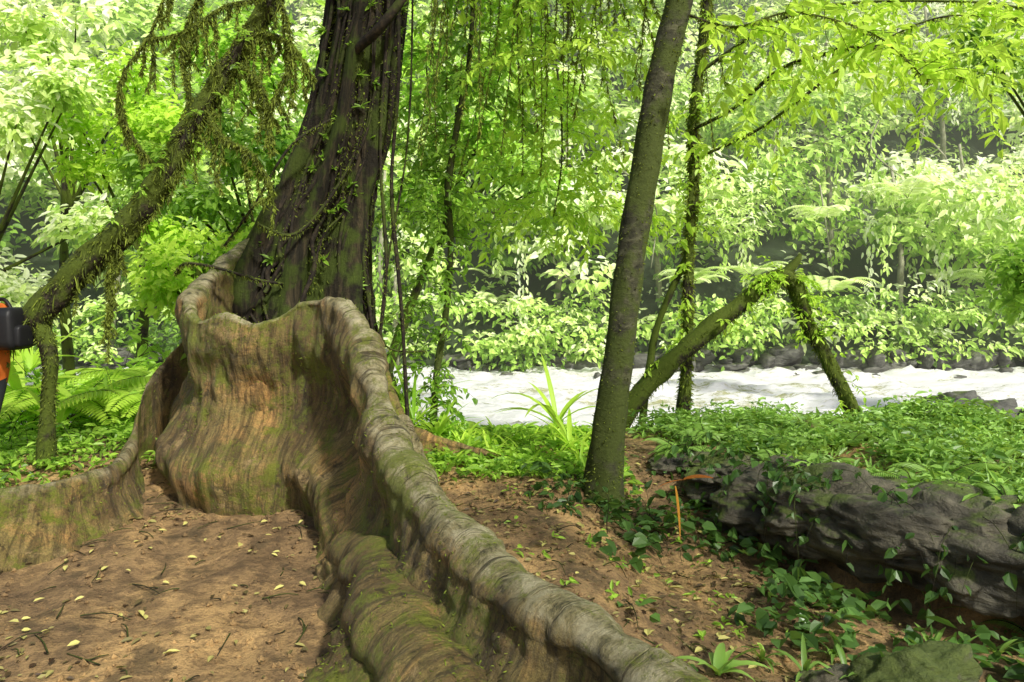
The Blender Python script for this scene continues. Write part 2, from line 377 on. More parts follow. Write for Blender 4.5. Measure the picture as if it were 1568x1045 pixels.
lf.root([((-2.65,7.1,1.5),.08,(-2.9,7.0),(-2.5,7.4)),((-3.0,6.8,1.15),.07,(-3.15,6.6),(-2.9,7.1)),((-3.15,6.5,.90),.06,(-3.22,6.3),(-3.1,6.8)),((-3.08,6.05,.64),.065,(-3.0,5.85),(-3.2,6.3)),((-2.90,5.55,.44),.08,(-2.68,5.45),(-3.15,5.7)),
 ((-2.80,5.05,.38),.10,(-2.5,4.85),(-3.1,5.3)),((-3.02,4.62,.37),.12,(-2.85,4.2),(-3.25,5.0)),((-3.35,4.4,.36),.12,(-3.3,3.95),(-3.5,4.85)),((-4.0,4.3,.38),.12,(-4.0,3.8),(-4.1,4.8)),((-5,4.35,.3),.12,(-5,3.9),(-5,4.8))],150,1.6,1.0,.05,2.,22,.03,0,.75)
lf.root([((-1.3,7.3,.9),.08,(-1.5,7.1),(-1.2,7.6)),((-1.0,7.0,.35),.07,(-1.1,6.8),(-.9,7.2)),((-.6,6.9,.2),.05,(-.7,6.7),(-.6,7.1)),((-.1,6.7,.10),.04,(-.15,6.5),(0,6.9)),((.3,6.5,-.02),.03,(.3,6.4),(.4,6.7))],60,1.8,1.1,.03,6.,22,.02,0,.3)
roots=lf.build('buttress_roots')
w=Wood()
TC,TR=w.tube([(-2.05,7.4,-.1),(-2.12,7.4,.7),(-2.12,7.4,1.57),(-2.03,7.4,2.1),(-1.87,7.4,2.6),(-1.67,7.4,3.25),(-1.56,7.4,3.9),(-1.47,7.4,4.6),(-1.3,7.3,6.2),(-1.1,7.2,8),(-1.0,7,10)],[.98,.78,.63,.53,.44,.38,.35,.35,.36,.3,.2],72,n=130,bump=.04,bf=6,flute=.34,nf=6)
for a,b in (((-1.4,7.3,5.6),(-5,5,8)),((-1.2,7.2,6.6),(3,6,9)),((-1.1,7.1,7.4),(-1,2,9)),((-1.1,7.1,8),(-3,-1,9.5)),((-1,7,8.6),(2.5,1,9.5)),((-1.2,7.3,6.8),(-3.5,9,8.5))):
    a=np.array(a);b=np.array(b); w.tube([a,a*.6+b*.4+np.array([0,0,.3]),b,b*1.25-a*.25],[.17,.12,.07,.02],9)
trunk=w.build('trunk',M_trunk)
v=Wood(); vf=Fol()
def onT(z,ang,off=1.03):
    k=int(np.argmin(abs(TC[:,2]-z))); return TC[k]+np.array([math.cos(ang),math.sin(ang),0])*TR[k]*off
for k in range(95):
    a0=rng.uniform(-math.pi,math.pi*.15) if k<80 else rng.uniform(-3.1,3.1); z0=rng.uniform(.6,3.5); z1=z0+rng.uniform(1,3.5); tw=rng.normal()*.3
    pts=[onT(z0+(z1-z0)*t,a0+tw*t+.12*math.sin(t*7+k)+.05*rng.normal(),1.02+.10*rng.random()) for t in np.linspace(0,1,9)]
    c,r=v.tube(pts,rng.uniform(.005,.026),6,n=28,bump=.2)
    if k%2==0: tufts(vf,c,r,130,.03,.45,.7,.35)
for pts,r in (([(-2.9,6.3,1.75),(-2.75,6.2,1.83),(-2.5,6.35,1.78),(-2.3,6.5,1.7),(-2.1,6.7,1.66)],.014),
    ([(-2.3,6.6,2.2),(-2.0,6.6,2.1),(-1.8,6.75,2.3),(-1.55,6.9,2.75),(-1.4,6.95,3.2)],.015),
    ([(-2.6,6.6,2.0),(-2.3,6.5,2.35),(-2.0,6.6,2.9),(-1.7,6.85,3.2)],.012),
    ([(-1.22,7.2,6),(-1.2,7.1,4.4),(-1.28,7.1,3),(-1.22,7.1,1.8),(-1.3,7.1,.8),(-1.1,7.1,.1)],.018),
    ([(-1.15,7.2,6),(-1.1,7.1,3.8),(-1.17,7.1,2.6),(-1.08,7.1,1.5),(-1.0,7.1,.1)],.02),
    ([(-1.0,7.2,6),(-.98,7.2,4.4),(-1.02,7.1,3),(-1.2,7.1,1.9),(-1.25,7.1,1.1),(-.85,7.2,1.0)],.010)):
    c,rr=v.tube(pts,r,7,n=40,bump=.2); tufts(vf,c,rr,350,.035,.4,.8,.3)
v.tube([(-1.5,7,3.9),(-1.25,6.85,4.05),(-1.0,6.8,4.35),(-.95,6.8,4.7)],[.05,.045,.035,.02],8,n=20,bump=.2)
vines=v.build('climbing_vines',M_vine)
tufts(vf,TC[20:110],TR[20:110],12000,.045,.35,.7,.35)
ep=vf.build('epiphyte_moss',M_moss)
f=Fol()
for k in range(46):
    z=rng.uniform(1.6,4.6); a=rng.uniform(-2.9,0.3); p=onT(z,a,1.05)
    for j in range(9):
        f.add(p,[math.cos(a)+rng.normal()*.5,math.sin(a)+rng.normal()*.5,rng.uniform(-.5,.9)],[rng.normal()*.4,-.6,.8],rng.uniform(.05,.13),rng.uniform(.015,.045),rng.random()*.7)
ep2=f.build('trunk_climber_leaves',M_mid)
f=Fol()
for k in range(26):  # unseen canopy clumps, spread and thinned to set the foreground shade
    c=(rng.uniform(-7,8),rng.uniform(-13,2.5),rng.uniform(6.3,9.5))
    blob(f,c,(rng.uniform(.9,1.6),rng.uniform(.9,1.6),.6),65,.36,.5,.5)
for k in range(10):
    c=(rng.uniform(-6,5),rng.uniform(2.5,8),rng.uniform(7.6,10.5))
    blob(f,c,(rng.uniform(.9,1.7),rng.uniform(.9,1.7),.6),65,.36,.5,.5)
crown=f.build('crown_and_shade_foliage',M_mid)
empty('buttress_root_tree',[roots,trunk,vines,ep,ep2,crown])

# ---------------------------------------------------------------- slender tree
w=Wood()
C,R=w.tube([(.72,6,-.35),(.75,6,.0),(.79,6,.45),(.88,6,1.1),(.99,6,2.0),(1.12,6,2.75),(1.22,6,3.35),(1.38,6,4.0),(1.6,6,5.2),(1.7,6,7)],[.24,.165,.135,.122,.118,.115,.112,.11,.10,.06],20,n=90,bump=.09,bf=7)
w.tube([(1.5,6,4.9),(2.1,5.6,5.6),(3,5.2,6.2)],[.06,.04,.02],7); w.tube([(1.45,6,4.6),(.9,5.6,5.4),(.2,5,6)],[.06,.04,.02],7)
tr=w.build('trunk',M_slender)
f=Fol(); tufts(f,C,R,4500,.028,.4,.3,.4); mo=f.build('moss',M_moss)
f=Fol()
for k in range(12): blob(f,(rng.uniform(.3,3.4),rng.uniform(4.8,6.6),rng.uniform(5.8,7.3)),(.7,.7,.4),90,.2,.6,.5)
cr=f.build('crown',M_bright)
empty('slender_tree',[tr,mo,cr])

# ---------------------------------------------------------------- mossy leaning tree (left)
w=Wood(); f=Fol(); g=Fol()
def strand(w,f,p,l,thick=.035,n=140):
    c3,r3=w.tube([p,p+np.array([.03*rng.normal(),.02,-l*.5]),p+np.array([.05*rng.normal(),0,-l])],[.004,.004,.002],4,n=10)
    tufts(f,c3,r3,n,thick,.5,1.1,.3)
C,R=w.tube([(-4.35,6.05,1.12),(-3.99,6,1.3),(-3.56,6,1.76),(-3.13,6,2.16),(-2.86,6,2.54),(-2.65,6,2.91),(-2.38,6,3.34),(-2.14,6,3.72),(-1.9,6,4.1),(-1.5,6,5)],[.08,.105,.115,.105,.095,.085,.08,.07,.065,.06],14,n=80,bump=.28,bf=9)
tufts(f,C,R,12000,.032,.38,.6,.35); tufts(f,C,R,900,.11,.4,2.2,.10)
C2,R2=w.tube([(-3.9,6.0,1.36),(-3.8,6,1.1),(-3.84,6.05,.6),(-3.9,6.1,.0)],[.08,.06,.055,.10],10,n=24,bump=.2,bf=9)
tufts(f,C2,R2,1500,.035,.3,.7,.3)
for k in range(30): strand(w,f,C[rng.integers(6,70)]+np.array([0,-.05,-.06]),rng.uniform(.12,.45))
for pts,r in (([(-2.5,6,3.1),(-2.35,5.9,2.85),(-2.1,5.9,2.7),(-1.95,5.9,2.45)],.02),([(-2.3,6,3.5),(-2.05,5.9,3.3),(-1.95,5.9,3.0)],.016),([(-2.15,6,3.75),(-1.8,5.9,3.6),(-1.6,5.9,3.3)],.016),([(-2.86,6,2.54),(-3.1,5.9,2.9),(-3.15,5.9,3.3),(-2.9,5.9,3.7),(-2.75,5.9,4.2)],.018),([(-3.13,6,2.2),(-3.3,6,1.8),(-3.3,6,1.4)],.012),([(-2.6,6,3),(-2.7,6,3.6),(-2.5,6,4.2)],.018),([(-1.9,6,4.0),(-2.3,5.9,3.9),(-2.6,5.8,3.65),(-2.9,5.8,3.6)],.014),([(-2.3,5.9,4.4),(-1.9,5.8,4.0),(-1.75,5.8,3.5),(-1.9,5.8,3.1)],.012)):
    c,r_=w.tube(pts,np.linspace(r,r*.4,len(pts)),6,n=20,bump=.2); tufts(f,c,r_,1100,.035,.45,.9,.3); tufts(f,c,r_,110,.09,.45,1.8,.12)
    for k in range(11): strand(w,f,c[rng.integers(3,20)],rng.uniform(.12,.5),.04,150)
for k in range(26):
    i=rng.integers(5,65); spray(g,w,C[i],[rng.normal(),rng.normal()-.3,.4],rng.uniform(.2,.5),.06,.55,.5,.003)
empty('mossy_leaning_tree',[w.build('trunk',M_mossbark),f.build('hanging_moss',M_moss),g.build('leaves',M_mid)])

# ---------------------------------------------------------------- arched fallen tree
w=Wood(); f=Fol(); g=Fol()
C,R=w.tube([(1.2,9,-.3),(1.53,9,.27),(2.14,9,.88),(2.78,9,1.4),(3.22,9,1.74),(3.46,9,1.70),(3.62,9,1.24),(3.87,9,.76),(4.15,9,.2),(4.3,9,-.3)],[.12,.12,.115,.105,.10,.10,.09,.085,.085,.1],12,n=80,bump=.25,bf=8)
w.tube([(3.3,9,1.75),(3.5,9,1.95),(3.55,9,2.05)],[.07,.05,.02],7)
tufts(f,C,R,7500,.035,.25,.7,.32); tufts(f,C,R,450,.10,.35,2.0,.12)
for k in range(80):
    i=rng.integers(26,60) if k<60 else rng.integers(8,75); spray(g,w,C[i],[rng.normal(),rng.normal()-.3,.9],rng.uniform(.2,.5),.085,.65,.9,.003)
empty('mossy_fallen_tree',[w.build('trunk',M_mossbark),f.build('moss',M_moss),g.build('leaves',M_bright)])

# ---------------------------------------------------------------- epiphyte covered tree + overhanging branches
w=Wood(); f=Fol(); g=Fol()
C,R=w.tube([(2.2,9.5,-.3),(2.27,9.5,.7),(2.29,9.5,2),(2.36,9.5,3),(2.36,9.5,3.8),(2.5,9.4,5.2),(2.6,9.2,7)],[.1,.07,.065,.065,.065,.06,.03],10,n=60,bump=.2)
tufts(f,C[5:],R[5:],3800,.06,.4,.6,.35)
w.tube([(1.7,9.6,-.2),(1.85,9.6,.9),(2.05,9.6,1.5),(2.3,9.5,2.1)],[.05,.05,.05,.04],7,bump=.2)
B=[([(2.36,9.5,3.7),(2.55,8.5,3.69),(2.72,7.5,3.84),(2.98,7,3.94),(3.3,6.7,3.8),(3.75,6.5,3.54),(4.2,6.4,3.3)],.024),
   ([(2.36,9.4,3.3),(2.9,8.5,3.5),(3.6,8,4.1),(4.6,7.6,4.4),(5.6,7.4,4.3)],.02),
   ([(1.35,6.0,3.9),(1.8,5.9,3.75),(2.2,5.9,3.85),(2.9,5.8,3.6),(3.3,5.8,3.25)],.012),
   ([(2.4,9.4,4.4),(3.6,8.8,4.9),(5.2,8.2,4.9),(6,8,4.6)],.024)]
for pts,r in B:
    P_=np.array(pts); P_[1:-1]+=rng.normal(size=(len(P_)-2,3))*.07
    c,rr=w.tube(P_,np.linspace(r,r*.3,len(pts)),7,n=40,bump=.15); tufts(f,c,rr,500,.04,.5,.9,.3)
    for k in range(36):
        i=rng.integers(6,40); spray(g,w,c[min(i,39)],[rng.normal()*.9+.2,rng.normal()*.9,rng.uniform(-.8,.7)],rng.uniform(.3,1.0),.135,.85,.6,.003,.45,.55)
for k in range(46):
    i=rng.integers(10,50); spray(g,w,C[i],[rng.normal(),rng.normal()-.3,.5],rng.uniform(.3,.6),.10,.6,.9,.004)
empty('epiphyte_covered_tree',[w.build('trunk',M_mossbark),f.build('epiphytes',M_moss),g.build('leaves',M_bright)])

# ---------------------------------------------------------------- sapling and hanging boughs
def sapling(name,P,R,nsp,zr,L,mat,tint,spread,lenr=(.4,.9)):
    w=Wood(); g=Fol(); f=Fol(); C,Rr=w.tube(P,R,8,n=50,bump=.15)
    tufts(f,C,Rr,900,.03,.4,.6,.3)
    for k in range(nsp):
        z=rng.uniform(*zr); i=int(np.argmin(abs(C[:,2]-z)))
        d=np.array([rng.normal(),rng.normal(),rng.uniform(-.1,.6)]); p=C[i]+d*np.array([spread,spread*.6,0])*rng.random()*.6
        spray(g,w,p,d,rng.uniform(*lenr),L,tint+rng.normal()*.14,.7,.003)
    empty(name,[w.build('trunk',M_slender),f.build('moss',M_moss),g.build('leaves',mat)])
sapling('sapling',[(-.88,8,-.1),(-.82,8,.7),(-.72,8,1.4),(-.67,8,2.1),(-.7,8,2.7),(-.6,8,3.4),(-.45,8,4.3),(-.4,8,6)],[.05,.04,.035,.035,.04,.035,.03,.02],95,(2.2,5.3),.12,M_mid,.35,.4)
sapling('overhanging_bough',[(-1.1,7.2,6.6),(-.3,8.0,6.0),(.3,8.6,5.2),(.55,8.8,4.2),(.6,8.8,3.2),(.5,8.8,2.5)],[.05,.035,.02,.014,.010,.005],170,(1.9,5.6),.13,M_bright,.7,1.3,(.5,1.1))
sapling('overhanging_bough',[(-.9,7.0,6.8),(.1,6.6,5.6),(.5,6.7,4.3),(.45,6.7,3.7)],[.04,.025,.012,.005],45,(3.5,5.2),.10,M_bright,.6,.8,(.4,.9))
w=Wood(); f=Fol()
for k in range(46):
    x=rng.uniform(-.8,1.9); y=rng.uniform(6.3,8); z1=5.2; z0=rng.uniform(2.8,4.3)
    c,r=w.tube([(x,y,z1),(x+.08*rng.normal(),y,z1*.6+z0*.4),(x+.15*rng.normal(),y,z0)],[.003,.003,.002],4,n=14); tufts(f,c,r,230,.05,.45,1.2,.25)
empty('hanging_moss_vines',[w.build('strands',M_vine),f.build('moss',M_moss)])

# ---------------------------------------------------------------- far hillside forest
f=Fol(); wd=Wood()
for k in range(150):
    y=25+27*rng.random()**1.15; x=rng.uniform(-(.76*y+1),.76*y+1); z=H(x,y)
    R_=rng.uniform(1.4,3.3)*(1+(y-25)*.016); hz=z+R_*.8+rng.uniform(.3,3.2); tn=.60+.30*rng.normal()*.75+.18*ss(0,14,x)+.20*ss(4,16,x)*ss(6,18,hz)+.1*ss(-12,-18,x)  # tn paler to the right, far left and high right: painted haze and sky glare
    L=rng.uniform(.20,.46)*(1+(y-25)*.013); wr=rng.uniform(.28,.62); sub=int(rng.integers(6,12))
    for q_ in range(sub):
        d=nrm(rng.normal(size=3)*np.array([1,.8,.8])+np.array([0,-.4,.2])); s=R_*rng.uniform(.28,.55)
        c=np.array([x,y,hz])+d*R_*.75*np.array([1.15,.9,.85])
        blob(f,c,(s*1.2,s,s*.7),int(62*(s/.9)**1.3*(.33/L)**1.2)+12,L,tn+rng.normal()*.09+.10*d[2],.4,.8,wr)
    if rng.random()<.3:
        lx=rng.normal()*.6; wd.tube([(x,y-.5,z-1),(x+lx*.5,y-.9,z+(hz-z)*.5),(x+lx,y-.4,hz+1.5)],[.13,.10,.05],6,n=10,bump=.2)
for k in range(420):
    y=24.8+28*rng.random()**1.2; x=rng.uniform(-(.76*y+1),.76*y+1); z=H(x,y); s=rng.uniform(.6,1.4)*(1+(y-25)*.02)
    blob(f,(x,y,z+rng.uniform(0,.9)),(s*1.3,s,s*.8),60,.30*(.7+.6*rng.random())*(1+(y-25)*.012),.46+rng.normal()*.22+.18*ss(0,14,x),.35,.7,rng.uniform(.3,.6))  # tint also paler to the right, haze painted into the leaves
for k in range(170):
    x=rng.uniform(-20,22); y=rng.uniform(23.0,25.2); s=rng.uniform(.35,1.1)
    blob(f,(x,y,rng.uniform(-.75,1.3)),(s*1.4,s,s*.7),70,.22,.42+rng.normal()*.2,.4,.7)
for k in range(80):
    y=rng.uniform(25,34); x=rng.uniform(-.2*y,.75*y); z=H(x,y)+rng.uniform(2.5,6); n=60; l=rng.uniform(1.5,4); t=rng.random(n)
    C_=np.stack([x+rng.normal(size=n)*.16*(1-t*.5),y-1.8+rng.normal(size=n)*.15,z-t*l],1)
    f.add(C_,np.array([0,-.2,-1.])+rng.normal(size=(n,3))*.35,np.array([0,-1,.4])+rng.normal(size=(n,3))*.4,.24,.09,.55+rng.normal()*.2+rng.normal(size=n)*.1)
hf=f.build('foliage',M_far_hazed)
for k in range(18):
    y=rng.uniform(25,32); x=rng.uniform(1,.75*y); z=H(x,y)+rng.uniform(3,6)
    wd.tube([(x,y-1.6,z),(x+.5*rng.normal(),y-2,z-1.2),(x+.9*rng.normal(),y-2,z-rng.uniform(2,3.5))],[.03,.025,.015],4,n=8)
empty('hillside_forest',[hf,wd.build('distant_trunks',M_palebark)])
f=Fol(); fw=Wood()
for k in range(24):
    x=rng.uniform(-3,18); fern(f,fw,(x,rng.uniform(22.9,26.0),rng.uniform(.1,4.5)),6,rng.uniform(1.2,1.9),.8)
empty('tree_ferns',[f.build('fronds',M_far_hazed),fw.build('stems',M_vine)])

def btree(name,base,blobs,mat,L,tint,n,wr=.5):
    w=Wood(); f=Fol(); b=np.array(base,float); top=np.mean([q[:3] for q in blobs],axis=0)
    w.tube([b,(b*.6+top*.4)+rng.normal(size=3)*.1,top],[.12,.09,.04],8,n=20,bump=.15)
    for q in blobs:
        c=np.array(q[:3]); w.tube([b*.4+top*.6,(b*.2+top*.3+c*.5),c],[.05,.03,.012],5,n=8)
        blob(f,c,(q[3],q[3],q[3]*.75),n,L,tint+rng.normal()*.12,.5,.5,wr)
    empty(name,[w.build('trunk',M_mossbark),f.build('crown',mat)])
def rb(cx,cy,cz,sx,sy,sz,k,r): return [(cx+rng.uniform(-sx,sx),cy+rng.uniform(-sy,sy),cz+rng.uniform(-sz,sz),r*rng.uniform(.6,1.3)) for _ in range(k)]
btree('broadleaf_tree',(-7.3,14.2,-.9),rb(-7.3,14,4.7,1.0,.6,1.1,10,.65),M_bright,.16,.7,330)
btree('broadleaf_tree',(-9.9,13,-.6),rb(-8.9,13,3.4,1.3,.6,2.2,16,.7),M_far_hazed,.19,.85,260,.42)
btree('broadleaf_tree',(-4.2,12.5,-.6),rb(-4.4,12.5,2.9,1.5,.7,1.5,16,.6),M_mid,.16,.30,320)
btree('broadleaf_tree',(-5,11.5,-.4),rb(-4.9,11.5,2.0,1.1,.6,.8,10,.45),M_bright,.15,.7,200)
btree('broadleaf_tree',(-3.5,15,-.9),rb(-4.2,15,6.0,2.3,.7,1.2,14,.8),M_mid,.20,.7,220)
btree('broadleaf_tree',(-9,15,-.9),rb(-9,15,6.2,1.5,.7,1.2,9,.9),M_far_hazed,.24,.75,180)
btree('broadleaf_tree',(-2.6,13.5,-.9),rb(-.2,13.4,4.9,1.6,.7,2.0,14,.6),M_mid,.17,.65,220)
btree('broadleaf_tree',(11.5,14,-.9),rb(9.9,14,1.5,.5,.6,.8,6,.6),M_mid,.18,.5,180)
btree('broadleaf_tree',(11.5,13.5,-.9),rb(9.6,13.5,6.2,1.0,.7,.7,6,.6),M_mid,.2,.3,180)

# ---------------------------------------------------------------- understory
f=Fol(); w=Wood()
for k in range(60):
    x=rng.uniform(-1.2,.9); y=rng.uniform(7.4,8.8); z=H(x,y)
    a=rng.normal(size=2); spray(f,w,(x,y,z),[a[0]*.6,a[1]*.6,1],rng.uniform(.15,.38),.09,.5,1.2,.005)
for k in range(200):
    x=rng.uniform(-6.5,-2.8); y=rng.uniform(7.2,10.5); z=H(x,y)
    a=rng.normal(size=2); spray(f,w,(x,y,z),[a[0]*.4,a[1]*.4,1],rng.uniform(.4,1.5),.14,.6,.8,.006)
for k in range(150):
    x=rng.uniform(-5.5,-3.2); y=rng.uniform(5.6,7.5); z=H(x,y)
    a=rng.normal(size=2); spray(f,w,(x,y,z),[a[0]*.7,a[1]*.7,.8],rng.uniform(.15,.5),.09,.4,.9,.004)
for k in range(150):
    x=rng.uniform(-1.2,-.70); y=rng.uniform(7.4,8.4); z=rng.uniform(.1,3.4)
    spray(f,w,(x,y,z),[rng.normal(),rng.normal()-.4,.3],rng.uniform(.2,.5),.09,.35,.9,.004)
empty('understory_shrubs',[f.build('leaves',M_mid),w.build('stems',M_vine)])
f=Fol(); w=Wood()
for p,n,L in (((-4.6,7.6,.25),9,1.2),((-3.7,7.6,.3),8,1.),((-5.2,8.3,.2),9,1.4),((-4.0,8.6,.3),8,1.3),((-3.2,7.8,.25),6,.8),((-.55,8.0,.0),6,.55),((.4,8.3,-.05),6,.4)):
    fern(f,w,p,n,L,.7)
empty('fern',[f.build('fronds',M_bright),w.build('stems',M_vine)])
def rosette(name,plants,mat):
    b=Blades()
    for (x,y,n,L,W,t,z) in plants:
        for k in range(n):
            a=rng.uniform(0,6.28); b.blade((x,y,H(x,y)+z),(math.cos(a)*.6,math.sin(a)*.6,rng.uniform(.5,1.4)),L*rng.uniform(.6,1.15),W*rng.uniform(.7,1.1),t+rng.normal()*.15,rng.uniform(.7,1.7))
    b.build(name,mat)
rosette('ginger_plant',[(.45,7.3,9,.85,.07,.55,.25),(.55,7.0,8,.6,.06,.6,.1),(-.75,7.4,12,.6,.05,.3,.1),(-1.0,7.4,12,.8,.045,.25,.2),(-.5,7.6,8,.5,.06,.5,0)],M_bright)
rosette('ginger_plant',[(-5.1,7.6,9,1.3,.13,.8,.45),(-4.5,7.2,8,.7,.08,.6,.1),(-5.3,8,9,1.4,.13,.8,.7)],M_bright)
rosette('grassy_plants',[(rng.uniform(-.7,1.0),rng.uniform(6.6,8.2),6,.30,.035,rng.uniform(.3,.8),0) for _ in range(60)],M_bright)
rosette('grassy_plants',[(rng.uniform(1.2,3.2),rng.uniform(3.4,3.9),7,.22,.03,rng.uniform(.2,.6),0) for _ in range(16)]+[(1.0,3.55,9,.28,.05,.7,.02)]+
  [(x,y,6,rng.uniform(.15,.3),.016,rng.uniform(.3,.9),.02) for x,y in ((xe(yy)+rng.uniform(.1,3),yy) for yy in rng.uniform(3.6,8,110))],M_ground)

def herb(f,x,y,z,h,L,t,n=11,wr=.48,sp=.05):
    C=np.array([x,y,z])+rng.normal(size=(n,3))*np.array([sp,sp,.0])+np.stack([np.zeros(n),np.zeros(n),h*(.2+.8*rng.random(n))],1)
    D=rng.normal(size=(n,3))*np.array([1,1,.35])
    f.add(C,D,np.array([0,0,1.])+rng.normal(size=(n,3))*.5,L*(.5+.9*rng.random(n)),L*wr,t+rng.normal(size=n)*.2,.15)
f=Fol(); cnt=0
while cnt<3700:
    y=3.3+6.6*rng.random()**1.2; x=rng.uniform(.9,8.5)
    if x<xe(y)+.12+.35*rng.random() or x>.78*y+1.0: continue
    dn=nz(x*1.3,y*1.3,8,3); edge=ss(1.4,.1,x-xe(y))
    if dn<-.08+.3*edge and rng.random()<.93: continue
    cnt+=1; hh=.13+.20*nz(x*.9,y*.9)
    herb(f,x,y,H(x,y)-.02,max(.04,hh)+.14*rng.random()**3,rng.uniform(.035,.12),.52+.7*nz(x*1.2,y*1.2,3)+rng.normal()*.13,9,rng.uniform(.3,.6),.06)
f.build('ground_cover_plants',M_ground)
f=Fol(); w=Wood()
for k in range(44):
    y=rng.uniform(3.6,8); x=xe(y)+rng.uniform(.05,2.2); fern(f,w,(x,y,H(x,y)+.02),6,rng.uniform(.2,.45),.65)
empty('ledge_ferns',[f.build('fronds',M_ground),w.build('stems',M_vine)])
f=Fol()
for k in range(560):
    x=rng.uniform(-.9,1.0); y=rng.uniform(6.1,8.6)
    herb(f,x,y,H(x,y),.1,rng.uniform(.05,.13),.5+rng.normal()*.2,7)
for k in range(900):
    x=rng.uniform(-6,-2.9); y=rng.uniform(5.5,8.5)
    if noise.noise(Vector((x*1.5,y*1.5,2)))<-.1 or (y<6 and x>-3.6): continue
    herb(f,x,y,H(x,y),.12,.075,.45+rng.normal()*.15,8)
for k in range(60):
    x=rng.uniform(-.1,1.6); y=rng.uniform(3.8,6.5)
    if x<xe(y)-.2: herb(f,x,y,Hd(x,y),.05,.05,.6,4,.5,.02)
f.build('ground_cover_plants',M_mid)

f=Fol(); w=Wood()
for k in range(520):
    x=rng.uniform(.6,3.2); y=rng.uniform(3.2,6.2)
    if x>xe(y)-.1: continue
    dens=noise.noise(Vector((x*1.3,y*1.3,5)))+.2*ss(.8,.2,xe(y)-x)
    if dens<.05: continue
    herb(f,x,y,Hd(x,y)+.01,.13,rng.uniform(.06,.13),.3+.4*rng.random(),4,.75,.09)
for k in range(90):
    y=rng.uniform(3.4,6.8); x=xe(y)+rng.uniform(-.1,.25)
    spray(f,w,(x,y,.27+rng.uniform(-.15,.06)),[-.7+rng.normal()*.8,-.7+rng.normal()*.8,.3],rng.uniform(.15,.7),.085,.4,1.8,.003,.75,1.4)
for k in range(100):
    a=rng.uniform(0,6.28); r=rng.uniform(.15,.9); x=.9+r*math.cos(a); y=5.85+r*math.sin(a)*.7
    spray(f,w,(x,y,H(x,y)),[rng.normal()*.7,rng.normal()*.7,1],rng.uniform(.12,.40),.10,.3,1.1,.004,.6,.6)
empty('creeping_vines',[f.build('leaves',M_dark),w.build('stems',M_vine)])

# ---------------------------------------------------------------- rock ledge, boulders
def rockdata(bm,c,s,seed,sub=4,rot=0.):
    t=bmesh.new(); bmesh.ops.create_icosphere(t,subdivisions=sub,radius=1)
    cr_,sr_=math.cos(rot),math.sin(rot)
    for v_ in t.verts:
        p=v_.co.copy(); d=1+.4*noise.fractal(p*1.1+Vector((seed,0,0)),1,2,4)
        if sub>4:
            ce=noise.voronoi(p*1.7+Vector((seed,1,0)))[0]; d+=-.28*(ce[0]-.4)+.05*noise.fractal(Vector((p.x*3,p.y*3,p.z*9+p.x*3+seed)),1,2,4)
        m_=max(abs(p.x),abs(p.y),abs(p.z)); p=p*(.7+.3/m_)*d
        X,Y=p.x*s[0],p.y*s[1]
        v_.co=Vector((c[0]+X*cr_-Y*sr_,c[1]+X*sr_+Y*cr_,c[2]+p.z*s[2]+.12*X))
    me=bpy.data.meshes.new('t'); t.to_mesh(me); t.free(); bm.from_mesh(me); bpy.data.meshes.remove(me)
def rocks(name,lst,mat,sub=4):
    bm=bmesh.new()
    for i,it in enumerate(lst): rockdata(bm,it[0],it[1],i*3.7+len(lst),sub,it[2] if len(it)>2 else 0)
    me=bpy.data.meshes.new(name); bm.to_mesh(me); bm.free(); me.polygons.foreach_set('use_smooth',[sub>2]*len(me.polygons)); me.materials.append(mat)
    return col(bpy.data.objects.new(name,me))
def ledge():
    ys=np.linspace(1.0,7.4,260); prof=[(1.3,.04),(.9,.14),(.5,.21),(.25,.22),(.10,.18),(.02,.08),(-.02,.0),(.0,-.08),(.06,-.17),(.18,-.24),(.30,-.32),(.45,-.42),(.5,-.6),(.48,-.85)]
    P=catmull(np.array([(a,b) for a,b in prof]),64); V=[]
    for y in ys:
        e=.01; tx=(xe(y+e)-xe(y-e))/(2*e); n=np.array([1,-tx]); n/=np.linalg.norm(n)
        for a,z in P:
            s=(a-.06); x0=xe(y)+n[0]*s; y0=y+n[1]*s
            q=Vector((x0*1.1,y0*1.1,z*2.2+x0*1.1))
            cell=noise.voronoi(Vector((x0*1.6,y0*1.6,z*3.2+x0*.8)))[0]
            d=.30*noise.fractal(q,1.,2.,5)-.3*(cell[0]-.35)+.03*noise.noise(q*9)
            k=max(ss(.45,.05,a) if a<.45 else .0,.12)
            V.append((x0-n[0]*d*k,y0-n[1]*d*k,z+.4*d*(1 if z<.18 else .3)-.05*max(0,y-4.5)*(a>0)+(-.15*ss(6.2,7.4,y))))
    m=len(P); F=[(i*m+j,i*m+j+1,(i+1)*m+j+1,(i+1)*m+j) for i in range(len(ys)-1) for j in range(m-1)]
    return mesh_np('ledge_face',np.array(V),F,M_ledge,None,True)
lst=[]
for y,sx,sz,dz in ((3.5,.75,.36,-.01),(4.1,.6,.32,-.01),(4.65,.6,.32,-.02),(5.2,.45,.26,.0),(5.75,.38,.24,-.03),(6.2,.35,.17,-.02),(2.9,.7,.36,-.04),(6.8,.3,.14,-.06)):
    lst.append(((xe(y)+.20,y+.08,dz),(sx,.42,sz),-.85))
empty('rock_ledge',[ledge(),rocks('ledge_blocks',lst,M_ledge,6)])
for c,s in (((7.9,12.6,-.85),(.85,.6,.5)),((9.0,12.2,-.8),(.7,.6,.5)),((6.5,12.6,-.95),(.5,.5,.4)),((8.9,14.5,-.95),(.5,.4,.35)),((9.6,16,-1),(.6,.5,.35))):
    rocks('river_boulder',[(c,s)],M_boulder,5)
rocks('riverbank_rocks',[((rng.uniform(-14,20),rng.uniform(23.4,25.0),-.95+.5*rng.random()**2),(.15+.8*rng.random()**3,.35,.10+.3*rng.random()**2)) for _ in range(140)],M_boulder,3)
